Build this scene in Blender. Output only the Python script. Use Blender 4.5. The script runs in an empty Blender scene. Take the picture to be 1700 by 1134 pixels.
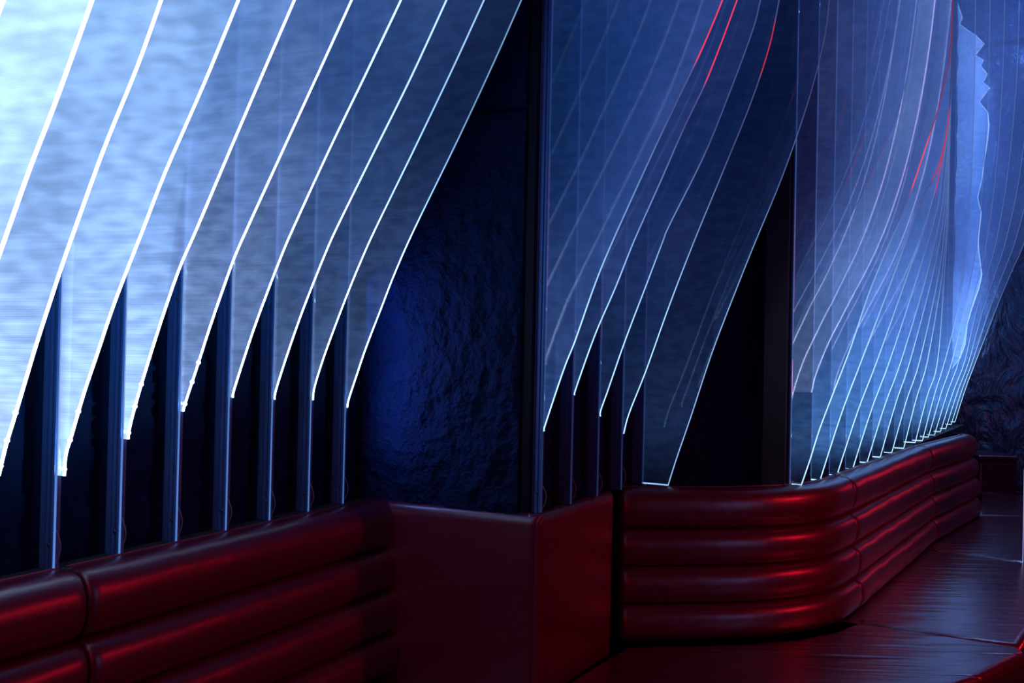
import bpy, bmesh, math, random
from mathutils import Vector, Matrix, noise

random.seed(7)
S = bpy.context.scene
COL = S.collection

# ------------------------------------------------------------------ camera, world, lights, exposure
FPX, CX, CY = 1650.0, 850.0, 567.0
EYE = Vector((0, 0, 1.5))
PITCH, ROLL = math.atan(19 / FPX), 0.022
_f = Vector((0, math.cos(PITCH), math.sin(PITCH)))
_r0 = Vector((1, 0, 0))
_u0 = _r0.cross(_f)
RIGHT = _r0 * math.cos(ROLL) + _u0 * math.sin(ROLL)
UP = _u0 * math.cos(ROLL) - _r0 * math.sin(ROLL)
FWD = _f
cam_data = bpy.data.cameras.new('camera')
cam_data.sensor_width = 36.0
cam_data.lens = FPX / 1700 * 36
cam_data.clip_start = 0.02
cam = bpy.data.objects.new('camera', cam_data)
COL.objects.link(cam)
M3 = Matrix((RIGHT, UP, -FWD)).transposed()
cam.matrix_world = Matrix.Translation(EYE) @ M3.to_4x4()
S.camera = cam

S.view_settings.view_transform = 'Standard'
S.view_settings.look = 'None'
S.view_settings.gamma = 1
S.view_settings.exposure = 0.0
S.view_settings.use_curve_mapping = False
S.cycles.transparent_max_bounces = 96
S.cycles.max_bounces = 5
S.cycles.diffuse_bounces = 2
S.cycles.glossy_bounces = 3
S.cycles.use_denoising = True

world = bpy.data.worlds.new('world')
S.world = world
world.use_nodes = True
world.node_tree.nodes['Background'].inputs[0].default_value = (0.10, 0.16, 0.5, 1)
world.node_tree.nodes['Background'].inputs[1].default_value = 0.004


def area_light(name, loc, target, color, power, sx, sy, spread=180):
    d = bpy.data.lights.new(name, 'AREA')
    d.shape = 'RECTANGLE'
    d.size, d.size_y = sx, sy
    d.color = color
    d.energy = power
    d.spread = math.radians(spread)
    o = bpy.data.objects.new(name, d)
    COL.objects.link(o)
    o.location = loc
    o.rotation_euler = (Vector(target) - Vector(loc)).to_track_quat('-Z', 'Y').to_euler()
    return o


area_light('red_lamp', (3.9, 3.4, 1.75), (1.2, 4.0, 0.8), (1.0, 0.01, 0.03), 18, 0.30, 0.16)
area_light('red_rear_fill', (-0.6, -1.6, 2.4), (0.2, 3.6, 0.6), (1.0, 0.01, 0.04), 4.5, 1.8, 1.6, 100)  # added red fill behind the camera, reddening the corner panel
area_light('red_far_lamp', (4.5, 7.3, 1.35), (1.9, 5.2, 0.75), (1.0, 0.02, 0.05), 2.0, 0.5, 0.3)
area_light('blue_lamp', (3.6, 0.9, 1.5), (1.0, 4.2, 0.7), (0.30, 0.35, 1.0), 5, 0.9, 0.7)


area_light('end_wall_fill', (4.9, 8.3, 4.9), (5.0, 9.4, 1.8), (0.25, 0.42, 1.0), 40, 1.2, 0.3)  # added unseen fill brightening the end wall


# ------------------------------------------------------------------ pixel -> world
def ray(px, py):
    return (FWD * FPX + RIGHT * (px - CX) - UP * (py - CY)).normalized()


def P(px, py, z):
    d = ray(px, py)
    t = (z - EYE.z) / d.z
    return EYE + d * t


def hit(px, py, p0, nrm):
    d = ray(px, py)
    t = (p0 - EYE).dot(nrm) / d.dot(nrm)
    return EYE + d * t


# ------------------------------------------------------------------ object helpers
def link(name, me, m=None, parent=None):
    o = bpy.data.objects.new(name, me)
    COL.objects.link(o)
    if m:
        me.materials.clear()
        me.materials.append(m)
    if parent:
        o.parent = parent
        o.matrix_parent_inverse = Matrix.Translation(parent.location).inverted()
    return o


def obj(name, bm, m, parent=None, smooth=False):
    me = bpy.data.meshes.new(name)
    bmesh.ops.recalc_face_normals(bm, faces=bm.faces[:])
    if smooth:
        for f in bm.faces:
            f.smooth = True
    bm.to_mesh(me)
    bm.free()
    return link(name, me, m, parent)


def tag(o, label, cat, group=None):
    o['label'] = label
    o['category'] = cat
    if group:
        o['group'] = group
    return o


def thing(name, loc, label, cat, group=None):
    o = bpy.data.objects.new(name, None)
    o.empty_display_size = 0.1
    COL.objects.link(o)
    o.location = loc
    return tag(o, label, cat, group)


def struct(name, bm, m, smooth=False):
    o = obj(name, bm, m, None, smooth)
    o['kind'] = 'structure'
    return o


def bm_frame_box(bm, o, ax, ay, az, x0, x1, y0, y1, z0, z1):
    vs = []
    for x in (x0, x1):
        for y in (y0, y1):
            for z in (z0, z1):
                vs.append(bm.verts.new(o + ax * x + ay * y + az * z))
    for f in ((0, 1, 3, 2), (4, 6, 7, 5), (0, 4, 5, 1), (2, 3, 7, 6), (0, 2, 6, 4), (1, 5, 7, 3)):
        bm.faces.new([vs[i] for i in f])


def bm_box(bm, p0, p1):
    bm_frame_box(bm, Vector((0, 0, 0)), Vector((1, 0, 0)), Vector((0, 1, 0)), Vector((0, 0, 1)),
                 p0[0], p1[0], p0[1], p1[1], p0[2], p1[2])


def bm_prism(bm, pts, off):
    """pts: closed outline (world), extruded by vector off"""
    a = [bm.verts.new(p) for p in pts]
    b = [bm.verts.new(p + off) for p in pts]
    n = len(pts)
    bm.faces.new(a)
    bm.faces.new(b[::-1])
    for i in range(n):
        j = (i + 1) % n
        bm.faces.new((a[i], b[i], b[j], a[j]))


def bm_tube(bm, pts, r, seg=8):
    rings = []
    for i, p in enumerate(pts):
        t = (pts[min(i + 1, len(pts) - 1)] - pts[max(i - 1, 0)]).normalized()
        a = t.orthogonal().normalized() if i == 0 else (a - t * a.dot(t)).normalized()
        b = t.cross(a)
        rings.append([bm.verts.new(p + (a * math.cos(k * 2 * math.pi / seg) + b * math.sin(k * 2 * math.pi / seg)) * r)
                      for k in range(seg)])
    for i in range(len(rings) - 1):
        for k in range(seg):
            bm.faces.new((rings[i][k], rings[i][(k + 1) % seg], rings[i + 1][(k + 1) % seg], rings[i + 1][k]))
    bm.faces.new(rings[0][::-1])
    bm.faces.new(rings[-1])


# ------------------------------------------------------------------ materials
def mat(name):
    m = bpy.data.materials.new(name)
    m.use_nodes = True
    nt = m.node_tree
    nt.nodes.clear()
    out = nt.nodes.new('ShaderNodeOutputMaterial')
    return m, nt, out


def node(nt, kind, **kw):
    n = nt.nodes.new(kind)
    for k, v in kw.items():
        if k.startswith('i_'):
            n.inputs[k[2:].replace('_', ' ')].default_value = v
        else:
            setattr(n, k, v)
    return n


def mapped(nt, scale):
    tc = node(nt, 'ShaderNodeTexCoord')
    mp = node(nt, 'ShaderNodeMapping')
    mp.inputs['Scale'].default_value = scale
    nt.links.new(tc.outputs['Object'], mp.inputs['Vector'])
    return mp.outputs['Vector']


def principled(name, color, rough, metal=0.0, spec=0.5, bump=None, coat=0.0):
    m, nt, out = mat(name)
    b = node(nt, 'ShaderNodeBsdfPrincipled')
    b.inputs['Base Color'].default_value = (*color, 1)
    b.inputs['Roughness'].default_value = rough
    b.inputs['Metallic'].default_value = metal
    b.inputs['Specular IOR Level'].default_value = spec
    b.inputs['Coat Weight'].default_value = coat
    b.inputs['Coat Roughness'].default_value = 0.32
    nt.links.new(b.outputs[0], out.inputs[0])
    last = None
    for (scale, strength, dist, detail) in bump or ():
        v = mapped(nt, scale if isinstance(scale, tuple) else (scale,) * 3)
        n = node(nt, 'ShaderNodeTexNoise')
        n.inputs['Scale'].default_value = 1.0
        n.inputs['Detail'].default_value = detail
        nt.links.new(v, n.inputs['Vector'])
        bp = node(nt, 'ShaderNodeBump')
        bp.inputs['Strength'].default_value = strength
        bp.inputs['Distance'].default_value = dist
        nt.links.new(n.outputs['Fac'], bp.inputs['Height'])
        if last:
            nt.links.new(last.outputs[0], bp.inputs['Normal'])
        last = bp
    if last:
        nt.links.new(last.outputs[0], b.inputs['Normal'])
    return m


M = {}
M['leather'] = principled('red_leather', (0.112, 0.0015, 0.032), 0.36, spec=0.8, coat=0.9,
                          bump=[(300, 0.12, 0.002, 2), (9, 0.25, 0.02, 3)])
M['seat_leather'] = principled('seat_leather', (0.11, 0.0015, 0.020), 0.30, spec=0.8, coat=1.0,
                               bump=[(300, 0.10, 0.002, 2), ((2.0, 16.0, 2.0), 0.35, 0.02, 2)])
_m = M['seat_leather']
_nt = _m.node_tree
_b = next(n for n in _nt.nodes if n.type == 'BSDF_PRINCIPLED')
_b.inputs['Coat Roughness'].default_value = 0.26
_tc = node(_nt, 'ShaderNodeTexCoord')
_prev = _b.inputs['Normal'].links[0].from_socket
for _rot, _sc, _lo, _hi, _st in ((0.47, (0.9, 8.0, 1.0), 0.66, 0.80, 0.7), (0.60, (1.3, 17.0, 1.0), 0.67, 0.82, 0.35)):
    _mp = node(_nt, 'ShaderNodeMapping')
    _mp.inputs['Rotation'].default_value = (0, 0, _rot)
    _mp.inputs['Scale'].default_value = _sc
    _nt.links.new(_tc.outputs['Object'], _mp.inputs['Vector'])
    _n = node(_nt, 'ShaderNodeTexNoise')
    _n.inputs['Scale'].default_value = 1.0
    _n.inputs['Detail'].default_value = 1.5
    _nt.links.new(_mp.outputs[0], _n.inputs['Vector'])
    _r = node(_nt, 'ShaderNodeMapRange', interpolation_type='SMOOTHSTEP')
    _r.inputs['From Min'].default_value, _r.inputs['From Max'].default_value = _lo, _hi
    _nt.links.new(_n.outputs['Fac'], _r.inputs['Value'])
    _bp = node(_nt, 'ShaderNodeBump', invert=True)
    _bp.inputs['Strength'].default_value = _st
    _bp.inputs['Distance'].default_value = 0.012
    _nt.links.new(_r.outputs[0], _bp.inputs['Height'])
    _nt.links.new(_prev, _bp.inputs['Normal'])
    _prev = _bp.outputs[0]
_nt.links.new(_prev, _b.inputs['Normal'])
_nt.links.new(_prev, _b.inputs['Coat Normal'])
M['piping'] = principled('dark_piping', (0.03, 0.002, 0.006), 0.4)
M['stone'] = principled('dark_stone', (0.002, 0.016, 0.062), 0.6, spec=0.12,
                        bump=[(24, 0.9, 0.035, 6), (90, 0.8, 0.010, 4)])
M['smooth_stone'] = principled('smooth_dark_stone', (0.0015, 0.026, 0.090), 0.6, spec=0.06,
                               bump=[(12, 0.3, 0.02, 6), (90, 0.25, 0.004, 4)])
M['black'] = principled('black_board', (0.002, 0.007, 0.022), 0.5, spec=0.2)
M['ledge'] = principled('ledge_board', (0.05, 0.06, 0.08), 0.5, bump=[((60, 60, 60), 0.3, 0.004, 4)])
M['aluminium'] = principled('aluminium', (0.07, 0.24, 0.58), 0.42, metal=0.35)
M['screw'] = principled('dark_screw', (0.15, 0.16, 0.2), 0.35, metal=1.0)
M['cable'] = principled('grey_cable', (0.16, 0.18, 0.24), 0.4)
M['dark_wood'] = principled('dark_timber', (0.018, 0.008, 0.012), 0.4)
M['plaster'] = principled('dark_plaster', (0.02, 0.02, 0.028), 0.8, bump=[(60, 0.2, 0.003, 3)])
M['floor'] = principled('dark_floor', (0.02, 0.018, 0.02), 0.35)


def emission(name, color, strength):
    m, nt, out = mat(name)
    e = node(nt, 'ShaderNodeEmission')
    e.inputs['Color'].default_value = (*color, 1)
    e.inputs['Strength'].default_value = strength
    nt.links.new(e.outputs[0], out.inputs[0])
    return m


def edge_mat(name, color, strength):
    return emission(name, color, strength)


def edge_run(name, base_z, stops):
    """lit edge with glow falloff and reflected red light painted in by height; stops: (z, colour, strength)"""
    m, nt, out = mat(name)
    tc = node(nt, 'ShaderNodeTexCoord')
    sep = node(nt, 'ShaderNodeSeparateXYZ')
    nt.links.new(tc.outputs['Object'], sep.inputs[0])
    mr = node(nt, 'ShaderNodeMapRange')
    z0, z1 = 0.9, CEIL
    mr.inputs['From Min'].default_value, mr.inputs['From Max'].default_value = z0, z1
    nt.links.new(sep.outputs['Z'], mr.inputs['Value'])
    cr = node(nt, 'ShaderNodeValToRGB')
    el = cr.color_ramp.elements
    while len(el) < len(stops):
        el.new(0.5)
    mx = max(st for _, _, st in stops)
    for e, (z, c, st) in zip(el, stops):
        e.position = (z - z0) / (z1 - z0)
        e.color = tuple(v * st / mx for v in c) + (1,)
    nt.links.new(mr.outputs[0], cr.inputs['Fac'])
    em = node(nt, 'ShaderNodeEmission')
    em.inputs['Strength'].default_value = mx
    nt.links.new(cr.outputs['Color'], em.inputs['Color'])
    nt.links.new(em.outputs[0], out.inputs[0])
    return m


def fin_mat(name, col_a, col_b, strength, trans, frost, axis, dots=True, rough=0.05, seed=0.0, ior=1.45, foot=None, pale=None):
    """LED-mesh acrylic sheet: see-through, softly frosted, mottled blue emission with light falloff painted in.
    axis = horizontal direction of the sheet (object space)"""
    m, nt, out = mat(name)
    L = nt.links.new
    tc = node(nt, 'ShaderNodeTexCoord')
    sep = node(nt, 'ShaderNodeSeparateXYZ')
    L(tc.outputs['Object'], sep.inputs[0])
    dot = node(nt, 'ShaderNodeVectorMath', operation='DOT_PRODUCT')
    L(tc.outputs['Object'], dot.inputs[0])
    dot.inputs[1].default_value = axis
    comb = node(nt, 'ShaderNodeCombineXYZ')
    L(dot.outputs['Value'], comb.inputs['X'])
    L(sep.outputs['Z'], comb.inputs['Y'])
    comb.inputs['Z'].default_value = seed

    def noise_of(scale, detail, dist=0.0):
        mp = node(nt, 'ShaderNodeMapping')
        mp.inputs['Scale'].default_value = scale
        L(comb.outputs[0], mp.inputs['Vector'])
        n = node(nt, 'ShaderNodeTexNoise')
        n.inputs['Scale'].default_value = 1
        n.inputs['Detail'].default_value = detail
        n.inputs['Distortion'].default_value = dist
        L(mp.outputs[0], n.inputs['Vector'])
        return n.outputs['Fac']

    blot = noise_of((16, 34, 1), 1.0)
    lines = noise_of((3, 240, 1), 1.0)
    big = noise_of((1.6, 1.3, 1), 1.0)

    def ramp(src, a, b, lo, hi):
        r = node(nt, 'ShaderNodeMapRange')
        r.inputs['From Min'].default_value = a
        r.inputs['From Max'].default_value = b
        r.inputs['To Min'].default_value = lo
        r.inputs['To Max'].default_value = hi
        L(src, r.inputs['Value'])
        return r.outputs[0]

    def mul(a, b):
        n = node(nt, 'ShaderNodeMath', operation='MULTIPLY')
        L(a, n.inputs[0])
        L(b, n.inputs[1])
        return n.outputs[0]

    v = mul(ramp(blot, 0.35, 0.65, 0.78, 1.15), ramp(lines, 0.3, 0.7, 0.88, 1.12))
    v = mul(v, ramp(big, 0.35, 0.65, 0.75, 1.25))
    if dots:
        vor = node(nt, 'ShaderNodeTexVoronoi', feature='F1')
        vor.inputs['Randomness'].default_value = 0.0
        mp = node(nt, 'ShaderNodeMapping')
        mp.inputs['Scale'].default_value = (240, 240, 1)
        L(comb.outputs[0], mp.inputs['Vector'])
        vor.inputs['Scale'].default_value = 1
        vor.voronoi_dimensions = '2D'
        L(mp.outputs[0], vor.inputs['Vector'])
        v = mul(v, ramp(vor.outputs['Distance'], 0.2, 0.5, 1.15, 0.8))
    if pale:      # light fading with height put into the emission: pale low, deep blue above
        pz = ramp(sep.outputs['Z'], pale[0], pale[1], pale[2], pale[3])
        v = mul(v, pz)
    if foot:      # shadow over the foot of the sheet put into the emission
        v = mul(v, ramp(sep.outputs['Z'], foot[0], foot[1], 0.12, 1.0))
    st = node(nt, 'ShaderNodeMath', operation='MULTIPLY')
    L(v, st.inputs[0])
    st.inputs[1].default_value = strength * 0.5
    mixc = node(nt, 'ShaderNodeMix', data_type='RGBA')
    mixc.inputs['A'].default_value = (*col_a, 1)
    mixc.inputs['B'].default_value = (*col_b, 1)
    L(ramp(big, 0.35, 0.65, 0.0, 1.0), mixc.inputs['Factor'])
    col = mixc.outputs['Result']
    if pale:
        mp2 = node(nt, 'ShaderNodeMix', data_type='RGBA')
        L(ramp(sep.outputs['Z'], pale[0], pale[1], 1.0, 0.0), mp2.inputs['Factor'])
        L(col, mp2.inputs['A'])
        mp2.inputs['B'].default_value = (*pale[4], 1)
        col = mp2.outputs['Result']
    em = node(nt, 'ShaderNodeEmission')
    L(col, em.inputs['Color'])
    L(st.outputs[0], em.inputs['Strength'])
    tr = node(nt, 'ShaderNodeBsdfTransparent')
    tr.inputs['Color'].default_value = (*trans, 1)
    tl = node(nt, 'ShaderNodeBsdfTranslucent')
    tl.inputs['Color'].default_value = (0.06, 0.28, 0.95, 1)
    df = node(nt, 'ShaderNodeBsdfDiffuse')
    df.inputs['Color'].default_value = (0.06, 0.28, 0.95, 1)
    mx0 = node(nt, 'ShaderNodeMixShader')
    mx0.inputs[0].default_value = 0.5
    L(tl.outputs[0], mx0.inputs[1])
    L(df.outputs[0], mx0.inputs[2])
    mx1 = node(nt, 'ShaderNodeMixShader')
    mx1.inputs[0].default_value = frost
    L(tr.outputs[0], mx1.inputs[1])
    L(mx0.outputs[0], mx1.inputs[2])
    gl = node(nt, 'ShaderNodeBsdfGlossy')
    gl.inputs['Roughness'].default_value = rough
    gl.inputs['Color'].default_value = (0.9, 0.93, 1, 1)
    fr = node(nt, 'ShaderNodeFresnel')
    fr.inputs['IOR'].default_value = ior
    mx2 = node(nt, 'ShaderNodeMixShader')
    L(fr.outputs[0], mx2.inputs[0])
    L(mx1.outputs[0], mx2.inputs[1])
    L(gl.outputs[0], mx2.inputs[2])
    ad = node(nt, 'ShaderNodeAddShader')
    L(mx2.outputs[0], ad.inputs[0])
    L(em.outputs[0], ad.inputs[1])
    L(ad.outputs[0], out.inputs[0])
    return m


# ------------------------------------------------------------------ plan of the room (metres)
LEDGE = 0.95
SEAT = 0.33
CEIL = 5.3
Z3 = Vector((0, 0, 1))


def flat(v):
    return Vector((v.x, v.y, 0)).normalized()


A0, A6 = P(92, 945, LEDGE), P(570.5, 836, LEDGE)
C0, C4 = P(898.7, 851, LEDGE), P(1067, 803, LEDGE)
E0, E15 = P(1311, 804, LEDGE), P(1578, 700.5, LEDGE)
dA, dC, dE = flat(A6 - A0), flat(C4 - C0), flat(E15 - E0)


def side(d):          # room side of a wall running along d
    return Vector((d.y, -d.x, 0))


nA, nC, nE = side(dA), side(dC), side(dE)
stepA = (A6 - A0).length / 6
stepC = (C4 - C0).length / 4
stepE = (E15 - E0).length / 15


# ------------------------------------------------------------------ setting: walls, floor, ceiling
def rock_wall(name, p0, p1, z0, z1, res, amp, freq, m, out, seed, split=None, grooves=(), grain=False):
    """displaced stone sheet from p0 to p1 (its face looks towards out), with a solid back"""
    L = (p1 - p0).length
    d = (p1 - p0).normalized()
    nu, nv = max(2, int(L / res)), max(2, int((z1 - z0) / res))
    bm = bmesh.new()
    g = []
    for i in range(nu + 1):
        col = []
        for j in range(nv + 1):
            u, z = L * i / nu, z0 + (z1 - z0) * j / nv
            q = Vector((u * freq + seed, z * freq * 0.8, seed * 1.7))
            h = noise.fractal(q, 0.62, 2.1, 6) * 0.6 + noise.ridged_multi_fractal(q * 0.55, 0.9, 2.0, 4, 1.0, 2.0) * 0.22 - 0.2
            if grain:
                q2 = Vector((u * 16 - z * 5 + seed, z * 9 + u * 4, seed))
                h = noise.fractal(q * 0.5, 0.8, 2.1, 3) * 0.35 + noise.fractal(q2, 0.75, 2.2, 5) * 0.26
            if split:
                for zz in split:
                    if abs(z - zz) < res * 0.8:
                        h -= 1.2
            for gu in grooves:
                x = u - gu + 0.010 * noise.noise(Vector((gu * 9, z * 9, 4.0))) + 0.008 * noise.noise(Vector((gu * 5, z * 30, 9.0)))
                if -0.050 < x < 0.020:
                    h = -1.9
            e = min(1.0, min(u, L - u) / 0.02 + 0.15)
            col.append(bm.verts.new(Vector((p0.x, p0.y, 0)) + d * u + out * (amp * h * e) + Z3 * z))
        g.append(col)
    for i in range(nu):
        for j in range(nv):
            bm.faces.new((g[i][j], g[i + 1][j], g[i + 1][j + 1], g[i][j + 1]))
    me_back = [g[0][0].co, g[nu][0].co, g[nu][nv].co, g[0][nv].co]
    # solid sides and back
    b = [bm.verts.new(p - out * 0.08) for p in me_back]
    bm.faces.new(b[::-1])
    bm.faces.new([g[i][0] for i in range(nu + 1)][::-1] + [b[0], b[1]])
    bm.faces.new([g[i][nv] for i in range(nu + 1)] + [b[2], b[3]])
    bm.faces.new([g[0][j] for j in range(nv + 1)] + [b[3], b[0]])
    bm.faces.new([g[nu][j] for j in range(nv + 1)][::-1] + [b[1], b[2]])
    return struct(name, bm, m, smooth=True)


WB = -0.055            # wall face behind the front of the fin channels
# left wall behind the first row of fins
Bl = A6 + dA * 0.16 + nA * WB
Bl.z = 0
Br = Vector((0.032, 3.43, 0))
dB = flat(Br - Bl)
nB = side(dB)
rock_wall('wall_left', Vector((*(A0 - dA * 1.6 + nA * WB).xy, 0)),
          Vector((*Bl.xy, 0)), 0, CEIL, 0.012, 0.018, 3.0, M['smooth_stone'], nA, 3.1, grooves=[1.6 + stepA * i for i in range(-3, 7)])
rock_wall('wall_centre', Vector((*Bl.xy, 0)), Br, 0.9, CEIL, 0.0075, 0.042, 9.0, M['stone'], nB, 11.3, split=(2.35,), grain=True)
cw0 = C0 + nC * WB - dC * 0.02
cw1 = C4 + nC * WB + dC * 0.10
rock_wall('wall_middle', Vector((*cw0.xy, 0)), Vector((*cw1.xy, 0)), 0, CEIL, 0.012, 0.022, 4.0, M['smooth_stone'], nC, 5.7, grooves=[0.02 + stepC * i for i in range(5)])
Dl = Vector((*cw1.xy, 0))
Dr = Vector((*(E0 + nE * -0.09 + dE * 0.07).xy, 0))
nD = side(flat(Dr - Dl))
rock_wall('wall_recess', Dl, Dr, 0, CEIL, 0.013, 0.028, 8.0, M['stone'], nD, 21.3, grain=True)
ew0 = Vector((*(E0 + nE * WB + dE * 0.02).xy, 0))
ew1 = Vector((*(E15 + nE * WB + dE * 0.62).xy, 0))
rock_wall('wall_right', ew0, ew1, 0, CEIL, 0.03, 0.03, 3.0, M['smooth_stone'], nE, 31.9)

# polished end wall, wavy, mirroring the fins
gm, gnt, gout = mat('polished_stone')
gb = node(gnt, 'ShaderNodeBsdfPrincipled')
gb.inputs['Base Color'].default_value = (0.10, 0.15, 0.26, 1)
gb.inputs['Roughness'].default_value = 0.22
gb.inputs['Metallic'].default_value = 0.35
gv = mapped(gnt, (1.4, 1.4, 1.0))
gn = node(gnt, 'ShaderNodeTexNoise')
gn.inputs['Scale'].default_value = 2.2
gn.inputs['Detail'].default_value = 4
gn.inputs['Distortion'].default_value = 2.2
gnt.links.new(gv, gn.inputs['Vector'])
gbp = node(gnt, 'ShaderNodeBump')
gbp.inputs['Strength'].default_value = 0.8
gbp.inputs['Distance'].default_value = 0.08
gnt.links.new(gn.outputs['Fac'], gbp.inputs['Height'])
gnt.links.new(gbp.outputs[0], gb.inputs['Normal'])
gnt.links.new(gb.outputs[0], gout.inputs[0])
g0 = ew1
g1 = ew1 + nE * 3.2
rock_wall('wall_end', g0, g1, 0, CEIL, 0.03, 0.02, 1.5, gm, -dE, 41.0)

# horizontal joint across the end wall
ja = hit(1640, 74, g0 - dE * 0.03, dE)
bm = bmesh.new()
bm_frame_box(bm, Vector((*(g0 - dE * 0.03).xy, ja.z)), nE, dE, Z3, 0.02, 3.1, -0.012, 0.03, -0.02, 0.02)
struct('trim_6', bm, M['black'])

# glowing sheet added for a rippled light patch on the end wall
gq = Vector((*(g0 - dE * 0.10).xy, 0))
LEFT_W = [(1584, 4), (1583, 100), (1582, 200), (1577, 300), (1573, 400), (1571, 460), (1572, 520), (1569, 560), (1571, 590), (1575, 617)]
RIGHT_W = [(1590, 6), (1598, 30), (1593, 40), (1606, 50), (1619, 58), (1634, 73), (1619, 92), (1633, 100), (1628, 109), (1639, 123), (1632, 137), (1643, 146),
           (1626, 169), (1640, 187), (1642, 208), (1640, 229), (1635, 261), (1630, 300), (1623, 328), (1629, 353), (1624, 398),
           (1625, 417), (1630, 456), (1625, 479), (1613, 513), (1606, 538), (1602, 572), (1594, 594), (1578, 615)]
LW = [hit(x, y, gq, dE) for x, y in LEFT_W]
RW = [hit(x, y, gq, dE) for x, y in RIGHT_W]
sheet = thing('light_patch_sheet', Vector((*RW[-1].xy, LEDGE)), 'pale wavy-edged light patch on the end wall, built as a glowing sheet', 'light sheet')
sm_ = fin_mat('light_patch_glow', (0.22, 0.46, 1.0), (0.34, 0.56, 1.0), 2.6, (0.7, 0.75, 0.85), 0.2, nE, dots=False, seed=300)
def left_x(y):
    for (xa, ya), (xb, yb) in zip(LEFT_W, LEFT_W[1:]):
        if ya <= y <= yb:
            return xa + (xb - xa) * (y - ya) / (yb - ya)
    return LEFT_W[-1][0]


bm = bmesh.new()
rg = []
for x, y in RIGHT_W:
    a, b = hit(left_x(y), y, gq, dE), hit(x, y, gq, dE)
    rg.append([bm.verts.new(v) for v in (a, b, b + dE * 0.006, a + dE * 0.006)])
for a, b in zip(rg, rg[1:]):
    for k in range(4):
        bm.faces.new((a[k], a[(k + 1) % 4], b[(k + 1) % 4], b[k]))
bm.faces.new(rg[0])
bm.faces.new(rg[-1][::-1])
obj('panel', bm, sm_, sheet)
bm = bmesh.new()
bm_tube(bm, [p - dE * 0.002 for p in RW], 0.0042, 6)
obj('lit_edge', bm, emission('light_patch_rim', (0.5, 0.72, 1.0), 3.5), sheet, True)  # bright rim of the light patch, put in as a glowing tube

bm = bmesh.new()
bm_box(bm, (-4, -3.2, -0.1), (8.5, 11, 0))
struct('floor', bm, M['floor'])
bm = bmesh.new()
bm_box(bm, (-4, -3.2, CEIL), (8.5, 11, CEIL + 0.1))
struct('ceiling', bm, M['plaster'])
bm = bmesh.new()
bm_box(bm, (-4, -3.2, 0), (8.5, -3.1, CEIL))
struct('wall_back', bm, M['plaster'])
bm = bmesh.new()
bm_box(bm, (8.4, -3.1, 0), (8.5, 11, CEIL))
struct('wall_far_right', bm, M['plaster'])

# corner posts between the wall sections
bm = bmesh.new()
bm_frame_box(bm, Vector((*Br.xy, 0)), dB, nB, Z3, 0.004, 0.034, -0.08, -0.012, 0, CEIL)
struct('trim_1', bm, M['black'])
bm = bmesh.new()
q = Vector((*(E0 - dE * 0.03 + nE * WB).xy, 0))
bm_frame_box(bm, q, dE, nE, Z3, -0.02, 0.045, -0.055, 0.045, 0, CEIL)
struct('trim_2', bm, M['dark_wood'])


# ------------------------------------------------------------------ fins
def spline(pts, n=5):
    """Catmull-Rom through (s, z) points"""
    out = []
    k = len(pts)
    for i in range(k - 1):
        p0, p1, p2, p3 = pts[max(i - 1, 0)], pts[i], pts[i + 1], pts[min(i + 2, k - 1)]
        for j in range(n):
            t = j / n
            out.append(tuple(0.5 * ((2 * p1[a]) + (-p0[a] + p2[a]) * t + (2 * p0[a] - 5 * p1[a] + 4 * p2[a] - p3[a]) * t * t
                                    + (-p0[a] + 3 * p1[a] - 3 * p2[a] + p3[a]) * t ** 3) for a in (0, 1)))
    out.append(pts[-1])
    return out


def profile(pix, base, d, n, ztop=CEIL - 0.02, ease=0.9):
    """read the free edge off the photograph on the fin's own vertical plane"""
    pts = []
    for px, py in pix:
        w = hit(px, py, base, d)
        pts.append((max(0.004, (w - base).dot(n)), w.z))
    pts.sort(key=lambda a: a[1])
    sl = (pts[-1][0] - pts[-2][0]) / (pts[-1][1] - pts[-2][1])
    s, z = pts[-1]
    while z < ztop - 0.01:
        dz = min(0.12, ztop - z)
        s += sl * dz
        sl *= ease
        z += dz
        pts.append((s, z))
    return spline(pts)


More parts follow.
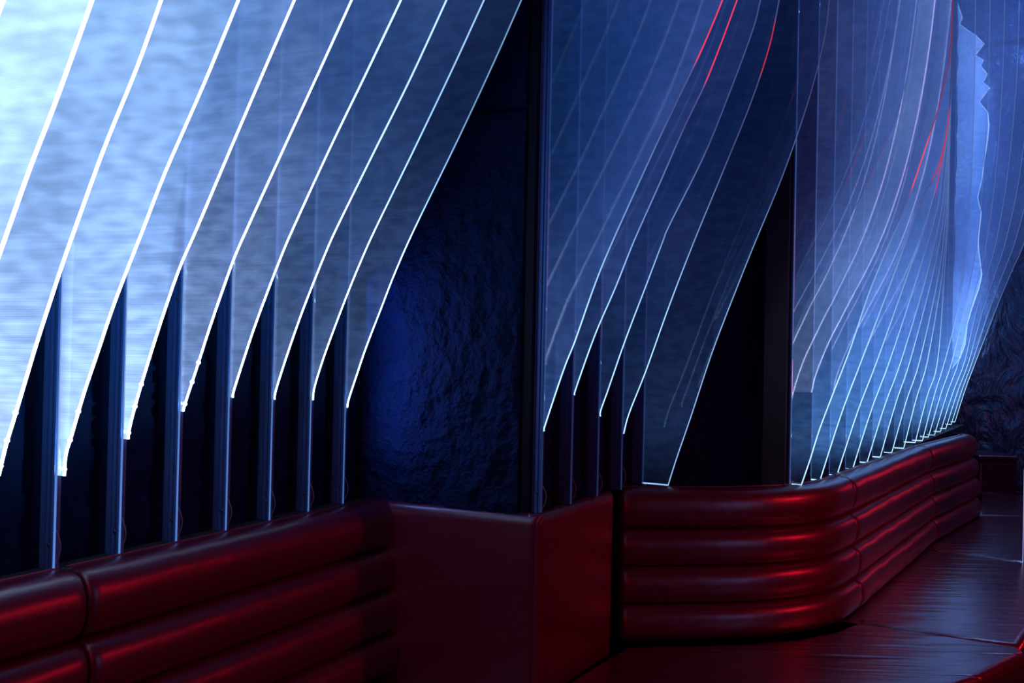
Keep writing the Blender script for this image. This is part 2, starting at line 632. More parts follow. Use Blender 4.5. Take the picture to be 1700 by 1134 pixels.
def make_fin(name, base, d, n, prof, panel_m, edges, strip_m, label, group, thick=0.006, edge_w=0.004,
             bottom=False, led_from=None, cable=False, beads=(), bead_m=None, screws=(0.97,), cat='fin', spine_m=None):
    root = thing(name, base, label, cat, group)
    zb = prof[0][1]

    def W(s, z, e=0.0):
        return Vector((base.x, base.y, 0)) + n * s + d * e + Z3 * z

    # acrylic sheet
    bm = bmesh.new()
    h = thick / 2
    ring = []
    for s, z in prof:
        ring.append((bm.verts.new(W(0.003, z, -h)), bm.verts.new(W(max(s, 0.0035), z, -h)),
                     bm.verts.new(W(max(s, 0.0035), z, h)), bm.verts.new(W(0.003, z, h))))
    for a, b in zip(ring, ring[1:]):
        for k in range(4):
            bm.faces.new((a[k], a[(k + 1) % 4], b[(k + 1) % 4], b[k]))
    bm.faces.new(ring[0])
    bm.faces.new(ring[-1][::-1])
    obj('panel', bm, panel_m, root)
    # lit free edge
    edge_o = None
    for (z0, z1, em, w) in edges:
        bm = bmesh.new()
        sec = [p for p in prof if z0 - 1e-6 <= p[1] <= z1 + 1e-6]
        if len(sec) < 2:
            continue
        rg = []
        for s, z in sec:
            rg.append([bm.verts.new(W(s + a, z, b)) for a, b in ((0.0005, -h - w * 0.2), (w, -h * 0.8), (w, h * 0.8), (0.0005, h + w * 0.2))])
        for a, b in zip(rg, rg[1:]):
            for k in range(4):
                bm.faces.new((a[k], a[(k + 1) % 4], b[(k + 1) % 4], b[k]))
        bm.faces.new(rg[0])
        bm.faces.new(rg[-1][::-1])
        edge_o = obj('lit_edge', bm, em, root)
    if bottom:
        s1 = prof[0][0]
        bm = bmesh.new()
        bm_frame_box(bm, W(0, zb), n, d, Z3, 0.002, s1 + 0.002, -h, h, -0.006, -0.0005)
        obj('bottom_edge', bm, edges[0][2], root)
        bm = bmesh.new()
        bm_frame_box(bm, W(s1, zb), n, d, Z3, -0.012, 0.001, -0.006, 0.006, -0.026, -0.0065)
        obj('foot', bm, M['aluminium'], root)
        bm = bmesh.new()
        bm_frame_box(bm, W(0, zb), n, d, Z3, 0.0, 0.014, -0.006, 0.006, -0.026, -0.0065)
        obj('foot', bm, M['aluminium'], root)
    # wall channel: ribbed aluminium section
    bm = bmesh.new()
    sec = [(-0.050, -0.006), (-0.050, 0.010), (0.0, 0.010), (0.0, -0.011), (-0.007, -0.011), (-0.0075, -0.006), (-0.011, -0.006),
           (-0.0115, -0.013), (-0.020, -0.013), (-0.0205, -0.007), (-0.027, -0.007), (-0.0275, -0.012), (-0.035, -0.012), (-0.0355, -0.006)]
    bm_prism(bm, [W(s, LEDGE, e) for s, e in sec], Z3 * (CEIL - LEDGE))
    ch = obj('wall_channel', bm, M['aluminium'], root)
    for zz in screws:
        bm = bmesh.new()
        c = W(-0.012, zz, -0.012)
        bmesh.ops.create_uvsphere(bm, u_segments=10, v_segments=6, radius=0.0055)
        for v in bm.verts:
            v.co = c + n * v.co.x + Z3 * v.co.y + d * (v.co.z * 0.5)
        obj('screw', bm, M['screw'], ch, True)
    # lit acrylic spine running down the channel below the tip
    if spine_m and zb > LEDGE + 0.05:
        bm = bmesh.new()
        bm_frame_box(bm, W(0, 0), n, d, Z3, 0.0005, 0.0030, -0.0090, -0.0045, LEDGE + 0.001, zb)
        obj('spine', bm, spine_m, root)
    # strip of diodes along the channel
    z0 = max(zb, led_from or 0)
    bm = bmesh.new()
    bm_frame_box(bm, W(0, 0), n, d, Z3, 0.0005, 0.0028, -0.005, 0.005, z0, CEIL - 0.02)
    obj('diode_strip', bm, strip_m, root)
    if cable:
        bm = bmesh.new()
        pts = []
        for k in range(13):
            t = k / 12
            pts.append(W(0.004 + 0.016 * math.sin(math.pi * t), LEDGE + 0.012 + 0.085 * t, -0.004))
        bm_tube(bm, pts, 0.0018, 6)
        obj('cable', bm, M['cable'], ch, True)
    for zz in beads:
        k = min(range(len(prof)), key=lambda i: abs(prof[i][1] - zz))
        bm = bmesh.new()
        bmesh.ops.create_icosphere(bm, subdivisions=2, radius=0.006)
        c = W(prof[k][0] + 0.004, prof[k][1], -0.003)
        for v in bm.verts:
            v.co = v.co + c
        obj('diode', bm, bead_m, edge_o or root, True)
    return root


# free edges of the left row, read from the photograph
EDGE_A = {
    -3: [(4, 0), (-40, 120), (-90, 260), (-140, 400), (-180, 530), (-220, 680), (-240, 800)],
    -2: [(152, 0), (92.5, 166), (49, 279), (6, 400), (-40, 530), (-72, 640), (-100, 760), (-112, 830)],
    -1: [(266.5, 0), (226, 113), (173, 243.5), (123.4, 380), (103, 438), (80, 508), (60, 570), (42, 630), (22, 697), (9, 740), (-3, 790)],
    0: [(395, 0), (337, 141), (273.5, 286), (237, 380), (208, 453.7), (184.7, 515.7), (161.4, 585.5), (138, 655), (118.8, 721), (108.5, 756), (106, 790)],
    1: [(488, 0), (441, 109), (385, 240), (325.7, 380), (297, 446), (270, 523.5), (242.9, 608.8), (223.5, 674.7), (213.8, 713.5), (212, 729)],
    2: [(583, 0), (530, 116.5), (465, 258), (409.3, 380), (388.7, 427), (373, 470), (347.8, 543), (325, 614), (311, 656.7), (304.8, 676.5), (303.5, 683)],
    3: [(665, 0), (607, 122), (549, 242), (485.6, 380), (463, 433.6), (438, 499), (418.4, 553), (404.2, 596), (393, 631), (386.7, 652), (386, 660)],
    4: [(740.6, 0), (680.6, 130.6), (615, 263), (557.6, 380), (536.5, 428), (522, 464), (501, 518), (480, 577.6), (460.7, 637), (455.6, 656.7), (455, 663)],
    5: [(803, 0), (748, 120), (684, 254), (622.6, 380), (598.6, 433.6), (578.8, 481.6), (556, 541), (536.5, 594.6), (522.4, 639.8), (518, 658), (517.6, 664)],
    6: [(865, 0), (820, 102), (760, 231), (687.5, 380), (655, 453.4), (632, 512.7), (607, 577.6), (589, 631), (578.8, 662), (576, 676.5)],
}
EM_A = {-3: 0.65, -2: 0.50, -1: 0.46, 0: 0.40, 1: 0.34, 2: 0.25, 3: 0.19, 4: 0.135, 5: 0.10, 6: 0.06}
WHICH = {6: 'nearest to the rough stone wall', 5: 'second from the rough stone wall', 4: 'third from the rough stone wall',
         3: 'fourth from the rough stone wall', 2: 'fifth from the rough stone wall', 1: 'sixth from the rough stone wall',
         0: 'seventh from the rough stone wall, tip lowest in view', -1: 'eighth from the rough stone wall, tip off the picture',
         -2: 'ninth from the rough stone wall, palest and broadest', -3: 'tenth from the rough stone wall, only its corner showing'}
bead = emission('diode_light', (0.55, 0.65, 1.0), 14)
for i in sorted(EDGE_A):
    base = A0 + dA * (stepA * i)
    pr = profile(EDGE_A[i], base, dA, nA)
    e = EM_A[i]
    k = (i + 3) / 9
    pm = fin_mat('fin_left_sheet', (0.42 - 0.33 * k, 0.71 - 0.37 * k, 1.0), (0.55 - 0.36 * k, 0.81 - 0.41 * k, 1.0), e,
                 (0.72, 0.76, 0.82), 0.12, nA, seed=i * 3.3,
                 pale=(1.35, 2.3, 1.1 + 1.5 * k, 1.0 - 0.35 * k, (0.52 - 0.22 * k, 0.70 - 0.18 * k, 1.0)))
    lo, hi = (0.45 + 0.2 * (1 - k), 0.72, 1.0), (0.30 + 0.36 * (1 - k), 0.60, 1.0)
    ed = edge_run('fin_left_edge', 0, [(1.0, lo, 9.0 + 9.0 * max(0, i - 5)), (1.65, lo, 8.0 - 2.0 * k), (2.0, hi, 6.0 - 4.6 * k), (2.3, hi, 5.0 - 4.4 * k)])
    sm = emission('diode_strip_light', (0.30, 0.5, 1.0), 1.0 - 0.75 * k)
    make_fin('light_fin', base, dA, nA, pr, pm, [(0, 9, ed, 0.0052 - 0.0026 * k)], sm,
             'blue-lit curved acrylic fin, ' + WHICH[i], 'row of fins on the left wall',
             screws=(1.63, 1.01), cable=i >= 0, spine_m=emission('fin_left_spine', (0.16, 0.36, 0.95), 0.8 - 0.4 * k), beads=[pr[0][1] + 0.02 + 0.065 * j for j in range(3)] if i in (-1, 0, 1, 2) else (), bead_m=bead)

# added lamp, unseen behind the last fin, raking the rough stone
_b = A0 + dA * (stepA * 6)
_p = Vector((*_b.xy, 0)) + nA * 0.06 + dA * 0.020 + Z3 * 1.45
lamp = area_light('stone_rake_fill', _p, _p + nA * 1.0 + dA * 0.7, (0.16, 0.27, 1.0), 1.3, 0.015, 0.6)
lamp.rotation_euler = Matrix((Z3.cross(-(nA + dA * 0.7)).normalized(), Z3, -(nA + dA * 0.7).normalized())).transposed().to_euler()

EDGE_C = {
    0: [(1199, 0), (1172, 65), (1150, 113), (1121, 173), (1079.5, 261), (1018, 397), (987.6, 470.6), (954, 566), (934.7, 615), (904, 707), (902.5, 714)],
    1: [(1223, 0), (1195, 76), (1169, 141), (1135, 212), (1095, 303.5), (1052, 400), (1021, 477.7), (987.6, 555), (956, 643.5), (952.5, 656)],
    2: [(1262, 0), (1248, 53), (1206, 166), (1167, 261), (1110.6, 374), (1100, 400), (1072, 474), (1037, 566), (1009, 647), (994.7, 682), (992.5, 691)],
    3: [(1293, 0), (1276.5, 77.7), (1246.5, 169), (1202, 279), (1152, 400), (1111, 506), (1072, 615), (1044, 686), (1033, 720)],
    4: [(1376, 0), (1370, 53), (1352, 130.6), (1326, 215), (1294, 303.5), (1254, 400), (1220, 484.7), (1181, 587), (1146, 693), (1123, 760), (1109, 804)],
}
WHICH_C = ['first behind the upholstered corner panel', 'second behind the upholstered corner panel', 'third behind the upholstered corner panel',
           'fourth behind the upholstered corner panel', 'broad dark one with a flat foot above the curved backrest']
EM_C = [0.12, 0.075, 0.06, 0.05, 0.035]
for i in range(5):
    base = C0 + dC * (stepC * i)
    pr = profile(EDGE_C[i], base, dC, nC, ease=0.75)
    pm = fin_mat('fin_middle_sheet', (0.06, 0.27, 1.0), (0.16, 0.29, 1.0), EM_C[i], (0.78, 0.81, 0.86), 0.08, nC, seed=50 + i * 3.3, rough=0.03,
                 foot=(0.95, 1.2), pale=(1.2, 2.2, 1.5, 0.75, (0.14, 0.34, 1.0)))
    bl, pu, rd = (0.34, 0.60, 1.0), (0.18, 0.20, 0.62), (1.0, 0.05, 0.13)
    st = [(1.0, bl, 2.4), (1.6, bl, 1.6), (1.95, (0.26, 0.5, 1.0), 0.7), (2.3, pu, 0.4)]
    if i == 4:
        st = [(1.0, bl, 1.0), (1.7, bl, 0.8), (2.2, (0.2, 0.35, 0.9), 0.4), (2.6, pu, 0.3)]
    if i in (0, 1):
        st += [(2.44, pu, 0.5), (2.46, rd, 1.0), (2.72, rd, 1.0), (2.75, pu, 0.5)]  # reflected red light painted into the edge colour
    elif i == 3:
        st += [(2.58, pu, 0.4), (2.6, rd, 0.6), (2.78, rd, 0.6), (2.8, pu, 0.4)]
    segs = [(0, 9, edge_run('fin_middle_edge', 0, st), 0.0030)]
    sm = emission('diode_strip_light', (0.16, 0.35, 1.0), 0.12)
    make_fin('light_fin', base, dC, nC, pr, pm, segs, sm, 'deep blue curved acrylic fin, ' + WHICH_C[i], 'row of fins in the middle',
             bottom=(i == 4), cable=i < 4, screws=(1.75, 1.02),
             spine_m=emission('fin_middle_spine', (0.12, 0.24, 0.8), 0.12))

EDGE_E0 = [(1581, 0), (1576.5, 88), (1569.5, 127), (1555, 187), (1541, 229), (1523.5, 282), (1499, 353), (1481, 392), (1453, 458),
           (1435, 506), (1414, 570), (1401, 605), (1380, 659), (1359, 715), (1345, 760), (1330, 804)]
BOT_E = [(1330, 804), (1361, 796), (1389, 788), (1415, 778), (1439, 767), (1461, 758), (1480, 751), (1500, 743.5), (1519, 734), (1531, 731),
         (1541, 725), (1551, 722), (1561, 716), (1570, 711), (1579, 704), (1585, 700)]
P600_E = [1403, 1429, 1455, 1476, 1495, 1510, 1526, 1539, 1556, 1568, 1580, 1591, 1601, 1608, 1614, 1619.5]

def edge_e(i):
    b, p = BOT_E[i], P600_E[i]
    low = [b, (b[0] + (p - b[0]) * 0.52, b[1] + (600 - b[1]) * 0.56), (p, 600)]
    if i == 0:
        return EDGE_E0
    if i <= 8:
        up = {1: [(1478, 470), (1529, 332), (1545, 303), (1562, 261)], 2: [(1503, 465), (1545, 346), (1559, 285)],
              3: [(1522, 460), (1554, 352), (1564, 285)], 4: [(1537, 460), (1562, 352), (1569, 285)], 5: [(1547, 460), (1566, 360), (1571, 285)],
              6: [(1557, 460), (1569, 365), (1573, 285)], 7: [(1563, 460), (1571, 370), (1574, 285)], 8: [(1568, 448), (1573, 370), (1575, 285)]}[i]
        return low + up + [(1574 + i * 0.4, 190), (1579, 95), (1582, 0)]
    t = (i - 9) / 6
    hi = [(521, 1588, 1650), (453, 1600, 1678), (402, 1606, 1700), (300, 1612, 1730), (150, 1617, 1755), (0, 1619, 1765)]
    return low + [(a + (c - a) * t, y) for y, a, c in hi]


ORD = ['first', 'second', 'third', 'fourth', 'fifth', 'sixth', 'seventh', 'eighth', 'ninth', 'tenth', 'eleventh', 'twelfth', 'thirteenth',
       'fourteenth', 'fifteenth', 'sixteenth']
for i in range(16):
    base = E0 + dE * (stepE * i)
    pr = profile(edge_e(i), base, dE, nE, ease=0.6)
    em = 0.05 if i == 0 else 0.14 if i < 6 else 0.09
    ca, cb = ((0.20, 0.22, 0.8), (0.26, 0.22, 0.7)) if i == 0 else ((0.12, 0.30, 0.92), (0.18, 0.30, 0.85))  # first fin: purple room reflection put into its emission colour
    pm = fin_mat('fin_right_sheet', ca, cb, em, (0.93, 0.945, 0.965), 0.04, nE,
                 dots=False, seed=90 + i * 3.3, rough=0.015, ior=1.75, foot=(0.97, 1.12), pale=(1.2, 2.3, 2.3, 0.55, (0.12, 0.38, 1.0)))
    bl, pu, rd = (0.42, 0.70, 1.0), (0.2, 0.22, 0.6), (1.0, 0.08, 0.16)
    st = [(1.0, bl, 1.6), (1.4, bl, 1.5), (1.75, (0.3, 0.55, 1.0), 0.9), (2.1, (0.2, 0.34, 0.9), 0.45)]
    if i == 0:
        st += [(2.2, pu, 0.45), (2.24, rd, 0.9), (2.42, rd, 0.9), (2.46, (0.6, 0.1, 0.25), 0.4), (2.9, (0.6, 0.1, 0.25), 0.3)]  # red light caught by the edge, put into its emission
    elif i in (1, 2):
        st += [(2.3, pu, 0.3), (2.34, rd, 0.5), (2.6, rd, 0.5), (2.64, pu, 0.25)]
    segs = [(0, 9, edge_run('fin_right_edge', 0, st), 0.0042)]
    sm = emission('diode_strip_light', (0.16, 0.38, 1.0), 0.25)
    make_fin('light_fin', base, dE, nE, pr, pm, segs, sm,
             'clear blue acrylic fin, %s in the long row from the dark post' % ORD[i], 'long row of fins on the right wall',
             bottom=True, screws=(1.4, 1.0))

# ------------------------------------------------------------------ banquette
def path_normals(path):
    out = []
    for i in range(len(path)):
        t = (path[min(i + 1, len(path) - 1)] - path[max(i - 1, 0)])
        out.append(side(flat(t)))
    return out


def resample(path, step):
    out = [path[0]]
    for a, b in zip(path, path[1:]):
        n = max(1, int((b - a).length / step))
        for k in range(1, n + 1):
            out.append(a.lerp(b, k / n))
    return out


def smooth_path(path, it):
    for _ in range(it):
        path = [path[0]] + [(path[i - 1] + path[i] * 2 + path[i + 1]) / 4 for i in range(1, len(path) - 1)] + [path[-1]]
    return path


ROLL_H = [0.148, 0.152, 0.152, 0.168]     # bottom to top
RAKE = 0.013


def backrest(path, label, name='banquette_backrest', depth=0.17, end_round=0.03, wrinkle=0.003, seed=0):
    """four stacked padded rolls along the path (path = foot of the front face, on the seat)"""
    root = thing(name, Vector((*path[len(path) // 2].xy, SEAT)), label, 'backrest', 'red banquette backrests')
    path = resample(path, 0.03)
    # end rings closer together for rounded ends
    nr = path_normals(path)
    tot = [0]
    for a, b in zip(path, path[1:]):
        tot.append(tot[-1] + (b - a).length)
    Ltot = tot[-1]
    stations = []
    for p, n_, u in zip(path, nr, tot):
        stations.append((p, n_, u))
    # add extra stations near ends
    t0, t1 = flat(path[1] - path[0]), flat(path[-1] - path[-2])
    ext = []
    for q in (0.002, 0.006, 0.012, 0.02):
        ext.append((path[0] + t0 * q, nr[0], q))
    ext2 = []
    for q in (0.02, 0.012, 0.006, 0.002):
        ext2.append((path[-1] - t1 * q, nr[-1], Ltot - q))
    mid = [s for s in stations[1:-1] if 0.022 < s[2] < Ltot - 0.022]
    stations = [stations[0]] + ext + mid + ext2 + [stations[-1]]
    z = SEAT
    for r in range(4):
        hgt = ROLL_H[r]
        zc = z + hgt / 2
        off = -RAKE * r
        bm = bmesh.new()
        rings = []
        K = 20
        for (p, n_, u) in stations:
            e = min(u, Ltot - u)
            sh = 1.0 if e >= end_round else 0.80 + 0.20 * math.sqrt(max(0, 1 - (1 - e / end_round) ** 2))
            ring = []
            for k in range(K):
                a = 2 * math.pi * k / K
                ca, sa = math.cos(a), math.sin(a)
                w = noise.noise(Vector((u * 5 + seed, a * 1.2, r * 7.1 + seed))) * wrinkle
                if ca >= 0:       # front: round
                    x = 0.075 * (abs(ca) ** 0.75) * sh + w
                    y = hgt * 0.515 * math.copysign(abs(sa) ** 0.85, sa) * (0.5 + 0.5 * sh)
                else:             # back: squarer
                    x = -0.045 * (abs(ca) ** 0.5)
                    y = hgt * 0.515 * math.copysign(abs(sa) ** 0.6, sa) * (0.5 + 0.5 * sh)
                ring.append(bm.verts.new(Vector((p.x, p.y, 0)) + n_ * (off - 0.075 + x) + Z3 * (zc + y)))
            rings.append(ring)
        for a, b in zip(rings, rings[1:]):
            for k in range(K):
                bm.faces.new((a[k], a[(k + 1) % K], b[(k + 1) % K], b[k]))
        bm.faces.new(rings[0][::-1])
        bm.faces.new(rings[-1])
        obj('padded_roll', bm, M['leather'], root, True)
        z += hgt
    # flat upholstered back with its top flap behind the top roll
    bm = bmesh.new()
    rings = []
    for (p, n_, u) in stations:
        b0, b1 = -0.112 - RAKE * 3, -0.132 - RAKE * 3
        rings.append([bm.verts.new(Vector((p.x, p.y, 0)) + n_ * s + Z3 * zz)
                      for s, zz in ((b0, SEAT + 0.02), (b0 + 0.025, LEDGE - 0.006), (b1, LEDGE - 0.002), (b1, SEAT + 0.02))])
    for a, b in zip(rings, rings[1:]):
        for k in range(4):
            bm.faces.new((a[k], a[(k + 1) % 4], b[(k + 1) % 4], b[k]))
    bm.faces.new(rings[0][::-1])
    bm.faces.new(rings[-1])
    bp_ = obj('back_panel', bm, M['leather'], root)
    # seam welt along the top
    bm = bmesh.new()
    pts = [Vector((p.x, p.y, 0)) + n_ * (-0.100 - RAKE * 3) + Z3 * (LEDGE + 0.001) for (p, n_, u) in stations[2:-2]]
    bm_tube(bm, pts, 0.0035, 6)
    obj('seam_welt', bm, M['leather'], bp_, True)
    return root


# left backrest
fA1 = P(684, 1111, SEAT)
yawA = math.radians(25.8)
dBA = Vector((math.sin(yawA), math.cos(yawA), 0))
uA_seam = (2.38 - fA1.y) / dBA.y
pa = fA1 + dBA * uA_seam
backrest([pa + dBA * 0.004, fA1 + dBA * 0.05], 'long red padded backrest running below the fins on the left wall', seed=1)
backrest([pa - dBA * 1.3, pa - dBA * 0.004], 'red padded backrest in the bottom left corner, beyond the stitched joint', seed=2)

# curved backrest and the two after it
F_PIX = [(1033, 1070), (1100, 1069), (1190, 1068), (1276, 1064), (1347, 1055), (1400, 1041), (1432, 1016)]
fF = [P(x, y, SEAT) for x, y in F_PIX]
fF = smooth_path(resample(fF, 0.05), 6)
eE1 = P(1557, 903, SEAT)
eE2 = P(1640, 854, SEAT)
backrest([fF[0]] + fF[1:-1] + [fF[-1]], 'red padded backrest that faces the camera and curves at its right end', seed=3)
g = flat(eE1 - fF[-1])
E1a, E1b = fF[-1] + g * 0.008, eE1
backrest([E1a, E1b], 'glossy red padded backrest running away along the right wall, before the middle joint', seed=4, wrinkle=0.005)
g2 = flat(eE2 - eE1)
endp = [eE1 + g2 * 0.012, eE2 - g2 * 0.25]
for k in range(1, 7):
    a = k / 6 * math.radians(75)
    R = 0.24
    c = eE2 - g2 * 0.25 - side(g2) * R
    endp.append(c + side(g2) * (R * math.cos(a)) + g2 * (R * math.sin(a)))
backrest(endp, 'farthest red padded backrest whose end curls back to the wall', seed=5, wrinkle=0.006)

# ledges behind the backrests
bm = bmesh.new()
a0, a1 = A0 - dA * 1.6, A6 + dA * 0.12
bm_prism(bm, [Vector((*(a0 + nA * -0.05).xy, SEAT)), Vector((*(a1 + nA * -0.05).xy, SEAT)),
              Vector((*(a1 + nA * 0.03).xy, SEAT)), Vector((*(a0 + nA * 0.03).xy, SEAT))], Z3 * (LEDGE - SEAT - 0.001))
struct('trim_3', bm, M['ledge'])
bm = bmesh.new()
bm_prism(bm, [Vector((*Dl.xy, SEAT)) + nD * 0.0, Vector((*Dr.xy, SEAT)), Vector((*(Dr + nD * 0.09).xy, SEAT)),
              Vector((*(Dl + nD * 0.09).xy, SEAT))], Z3 * (LEDGE - SEAT - 0.03))
struct('trim_4', bm, M['ledge'])
bm = bmesh.new()
l0, l1 = E0 - dE * 0.02, E15 + dE * 0.3
bm_prism(bm, [Vector((*(l0 - nE * 0.05).xy, SEAT)), Vector((*(l1 - nE * 0.05).xy, SEAT)),
              Vector((*(l1 + nE * 0.10).xy, SEAT)), Vector((*(l0 + nE * 0.04).xy, SEAT))], Z3 * (LEDGE - SEAT - 0.03))
struct('trim_5', bm, M['ledge'])

# ------------------------------------------------------------------ upholstered corner panel
pl, pc, pr_ = P(657, 834, LEDGE), P(893, 856, LEDGE), P(1022, 815, LEDGE)
pl = pl + (pl - pc).normalized() * 0.10


def pad(bm, p0, p1, out, z0, z1, thick, r, cols=24, rows=24):
    """soft upholstered slab between p0 and p1 with rounded front edges"""
    d = flat(p1 - p0)
    L = (p1 - p0).length
    us = [0, 0.006, 0.014, 0.026, 0.04] + [L * k / cols for k in range(1, cols) if 0.05 < L * k / cols < L - 0.05] + [L - 0.04, L - 0.026, L - 0.014, L - 0.006, L]
    H = z1 - z0
    vs = [0, 0.006, 0.014, 0.026, 0.04] + [H * k / rows for k in range(1, rows) if 0.05 < H * k / rows < H - 0.05] + [H - 0.04, H - 0.026, H - 0.014, H - 0.006, H]
    grid = []
    for u in us:
        col = []
        for v in vs:
            def rr(e):
                return 1.0 if e >= r else math.sqrt(max(0.0, 1 - (1 - e / r) ** 2))
            x = thick * (0.25 + 0.75 * rr(min(u, L - u)) * rr(min(v, H - v)))
            x += 0.004 * noise.noise(Vector((u * 4, v * 4, 3)))
            col.append(bm.verts.new(Vector((p0.x, p0.y, 0)) + d * u + out * x + Z3 * (z0 + v)))
        grid.append(col)
    for i in range(len(us) - 1):
        for j in range(len(vs) - 1):
            bm.faces.new((grid[i][j], grid[i + 1][j], grid[i + 1][j + 1], grid[i][j + 1]))
    c = [grid[0][0], grid[-1][0], grid[-1][-1], grid[0][-1]]
    b = [bm.verts.new(v.co - out * (thick * 0.25)) for v in c]
    bm.faces.new(b[::-1])
    bm.faces.new([grid[i][0] for i in range(len(us))][::-1] + [b[0], b[1]])
    bm.faces.new([grid[i][-1] for i in range(len(us))] + [b[2], b[3]])
    bm.faces.new([grid[0][j] for j in range(len(vs))] + [b[3], b[0]])
    bm.faces.new([grid[-1][j] for j in range(len(vs))][::-1] + [b[1], b[2]])


o1 = side(flat(pc - pl))
o2 = side(flat(pr_ - pc))
root = thing('corner_panel', Vector((*pc.xy, SEAT)), 'flat red upholstered corner panel between the two backrests', 'wall panel')
TH = 0.04
bm = bmesh.new()
pad(bm, pl - o1 * TH, pc - o1 * TH, o1, SEAT - 0.06, LEDGE, TH, 0.03)
obj('front_pad', bm, M['leather'], root, True)
bm = bmesh.new()
pad(bm, pc - o2 * TH + flat(pr_ - pc) * 0.006, pr_ - o2 * TH, o2, SEAT - 0.06, LEDGE, TH, 0.03)
obj('side_pad', bm, M['leather'], root, True)
bm = bmesh.new()
bm_prism(bm, [Vector((*(pl - o1 * (TH + 0.002)).xy, SEAT)), Vector((*(pc - o1 * (TH + 0.001) - o2 * (TH + 0.001)).xy, SEAT)),
              Vector((*(pr_ - o2 * (TH + 0.002)).xy, SEAT)), Vector((*(pr_ - o2 * (TH + 0.02)).xy, SEAT)),
              Vector((*(pc - o1 * (TH + 0.02) - o2 * (TH + 0.02)).xy, SEAT)), Vector((*(pl - o1 * (TH + 0.02)).xy, SEAT))],
         Z3 * (LEDGE - SEAT - 0.004))
obj('backing_board', bm, M['black'], root)


# ------------------------------------------------------------------ seats
def cushion(name, outline, z0, z1, label, r=0.035, group='red banquette seat cushions', gap=0.004, mat_=None):
    """outline: counter-clockwise plan polygon"""
    pts = [Vector((p[0], p[1], 0)) for p in outline]
    area = sum(a.x * b.y - b.x * a.y for a, b in zip(pts, pts[1:] + pts[:1]))
    if area < 0:
        pts.reverse()
    n = len(pts)

    def inset(q):
        out = []
        for i in range(n):
            a, b, c = pts[i - 1], pts[i], pts[(i + 1) % n]
            e1, e2 = flat(b - a), flat(c - b)
            m1, m2 = Vector((-e1.y, e1.x, 0)), Vector((-e2.y, e2.x, 0))
            m_ = (m1 + m2)
            m_ = m_ / max(0.4, m_.length_squared) * 2 if m_.length_squared > 0 else m1
            out.append(b + m_ * q)
        return out
    c = sum(pts, Vector()) / n
    root = thing(name, Vector((c.x, c.y, z0)), label, 'seat cushion', group)
    bm = bmesh.new()
    rings = []
    for q, z in [(gap, z0), (gap, z1 - r)] + [(gap + r * (1 - math.cos(a)), z1 - r + r * math.sin(a)) for a in [k * math.pi / 12 for k in range(1, 7)]]:
        rings.append([bm.verts.new(p + Z3 * z) for p in inset(q)])
    for a, b in zip(rings, rings[1:]):
        for i in range(n):
            bm.faces.new((a[i], a[(i + 1) % n], b[(i + 1) % n], b[i]))
    bm.faces.new(rings[0][::-1])
    bm.faces.new(rings[-1])
    o = obj('cushion', bm, mat_ or M['seat_leather'], root)
    for f in o.data.polygons:
        f.use_smooth = len(f.vertices) == 4
    # stitched welt round the top edge
    bm = bmesh.new()
    w = [p + Z3 * (z1 - r * 1.35) for p in inset(gap - 0.001)]
    bm_tube(bm, w + [w[0]], 0.003, 6)
    obj('welt', bm, M['piping'], o, True)
    # upholstered plinth under it
    bm = bmesh.new()
    bm_prism(bm, [p for p in inset(gap + 0.03)], Z3 * (z0 - 0.002))
    obj('plinth', bm, M['leather'], root)
    return root


s1a, s1b = P(1432, 1036, SEAT), P(1696, 1072, SEAT)
s1a = s1a + (s1a - s1b).normalized() * 0.10
s2a = P(1556, 914, SEAT)
s2b = s2a + flat(P(1697, 933, SEAT) - s2a) * 0.72
s2a = s2a + (s2a - s2b).normalized() * 0.14
s3a, s3b = P(1640, 854, SEAT) - Vector((0.10, 0.04, 0)), P(1640, 854, SEAT) + Vector((0.72, -0.05, 0))
front = [s1b + Vector((-0.02, -0.10, 0)), P(1668, 1104, SEAT), P(1630, 1124, SEAT), P(1575, 1141, SEAT), P(1450, 1160, SEAT)]
fpts = [front[0], front[1], front[2], front[3], front[4]]
c1 = [fF[0] + Vector((-0.0, -0.012, 0))] + [p - side(flat(fF[min(k + 1, len(fF) - 1)] - fF[max(k - 1, 0)])) * -0.004 for k, p in enumerate(fF) if 0 < k < len(fF) - 1][::4] + [s1a, s1b] + fpts + [
    Vector((0.55, 3.43, 0)), Vector((0.13, 3.42, 0))]
cushion('seat_cushion', [p.xy for p in c1], 0.20, SEAT, 'wide red seat cushion with rounded front corner below the curved backrest')
cushion('seat_cushion', [p.xy for p in (s1a, s2a, s2b, s1b)], 0.20, SEAT, 'creased red seat cushion between the two seat joints on the right')
cushion('seat_cushion', [p.xy for p in (s2a, s3a, s3b, s2b)], 0.20, SEAT, 'dark red seat cushion in front of the farthest backrest')
b0 = P(1647, 819, SEAT)
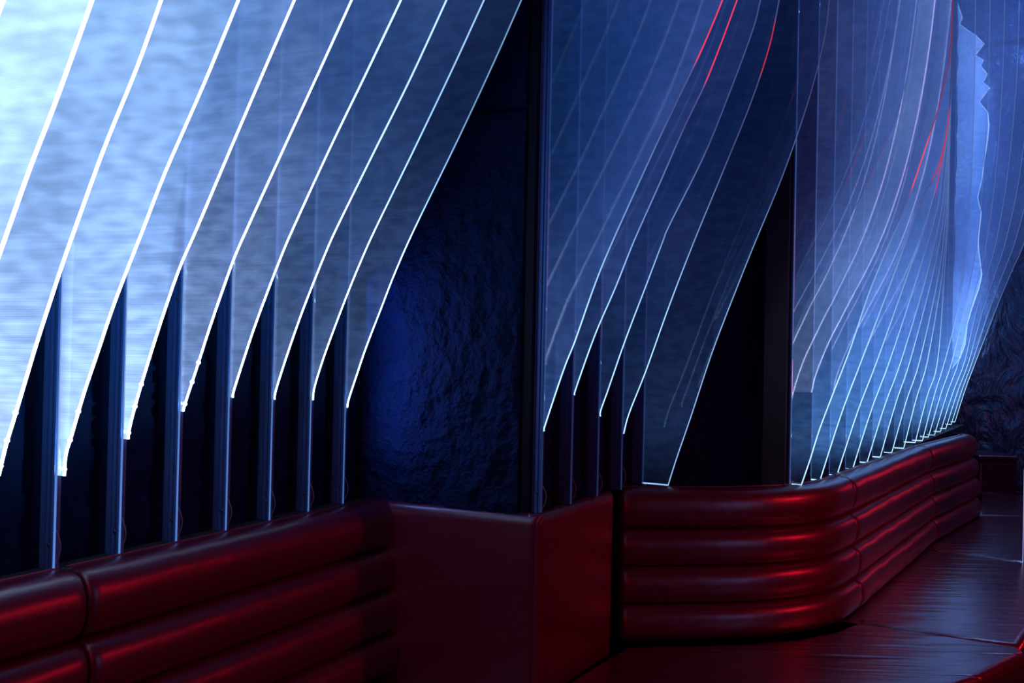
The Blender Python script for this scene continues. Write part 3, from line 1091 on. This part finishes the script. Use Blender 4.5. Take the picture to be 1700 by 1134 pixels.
cushion('seat_cushion', [p.xy for p in (s3a, Vector((b0.x - 0.1, b0.y, 0)), Vector((b0.x + 0.7, b0.y - 0.1, 0)), s3b)], 0.20, SEAT,
        'small pale purple seat cushion against the far red block')
# left seat
sl = fA1 - o1 * 0.0
left_seat = [sl, fA1 - dBA * 2.4, fA1 - dBA * 2.4 + side(dBA) * 0.55, Vector((*pc.xy, 0)) - dBA * 0.3 + o1 * 0.3, Vector((*pc.xy, 0)) + o1 * 0.01]
cushion('seat_cushion', [p.xy for p in left_seat], 0.20, SEAT, 'dark red seat cushion in the corner below the left backrest')

# far block
root = thing('seat_block', Vector((b0.x + 0.25, b0.y + 0.3, SEAT)), 'low red upholstered block against the swirled end wall', 'seat block')
bm = bmesh.new()
bm_box(bm, (b0.x - 0.12, b0.y + 0.01, 0.0), (b0.x + 0.24, b0.y + 0.55, 0.62))
o = obj('body', bm, M['leather'], root)
mod = o.modifiers.new('b', 'BEVEL')
mod.width, mod.segments = 0.03, 3
bm = bmesh.new()
bm_box(bm, (b0.x - 0.125, b0.y + 0.005, 0.622), (b0.x + 0.245, b0.y + 0.55, 0.67))
o = obj('top_pad', bm, M['leather'], root)
mod = o.modifiers.new('b', 'BEVEL')
mod.width, mod.segments = 0.02, 3

# acrylic divider at the right edge
dv = P(1697.5, 934, SEAT)
root = thing('seat_divider', dv, 'thin upright acrylic divider with a bright edge at the right border', 'divider')
pm = fin_mat('divider_sheet', (0.2, 0.2, 0.6), (0.25, 0.2, 0.6), 0.02, (0.8, 0.8, 0.9), 0.1, (1, 0, 0), dots=False)
nn = side(dE)
bm = bmesh.new()
bm_frame_box(bm, dv, nn, dE, Z3, 0.004, 0.45, -0.004, 0.004, 0.001, 0.95)
obj('panel', bm, pm, root)
bm = bmesh.new()
bm_frame_box(bm, dv, nn, dE, Z3, 0.0, 0.004, -0.005, 0.005, 0.001, 0.55)
obj('lit_edge', bm, edge_mat('divider_edge', (0.5, 0.55, 1.0), 0.6), root)
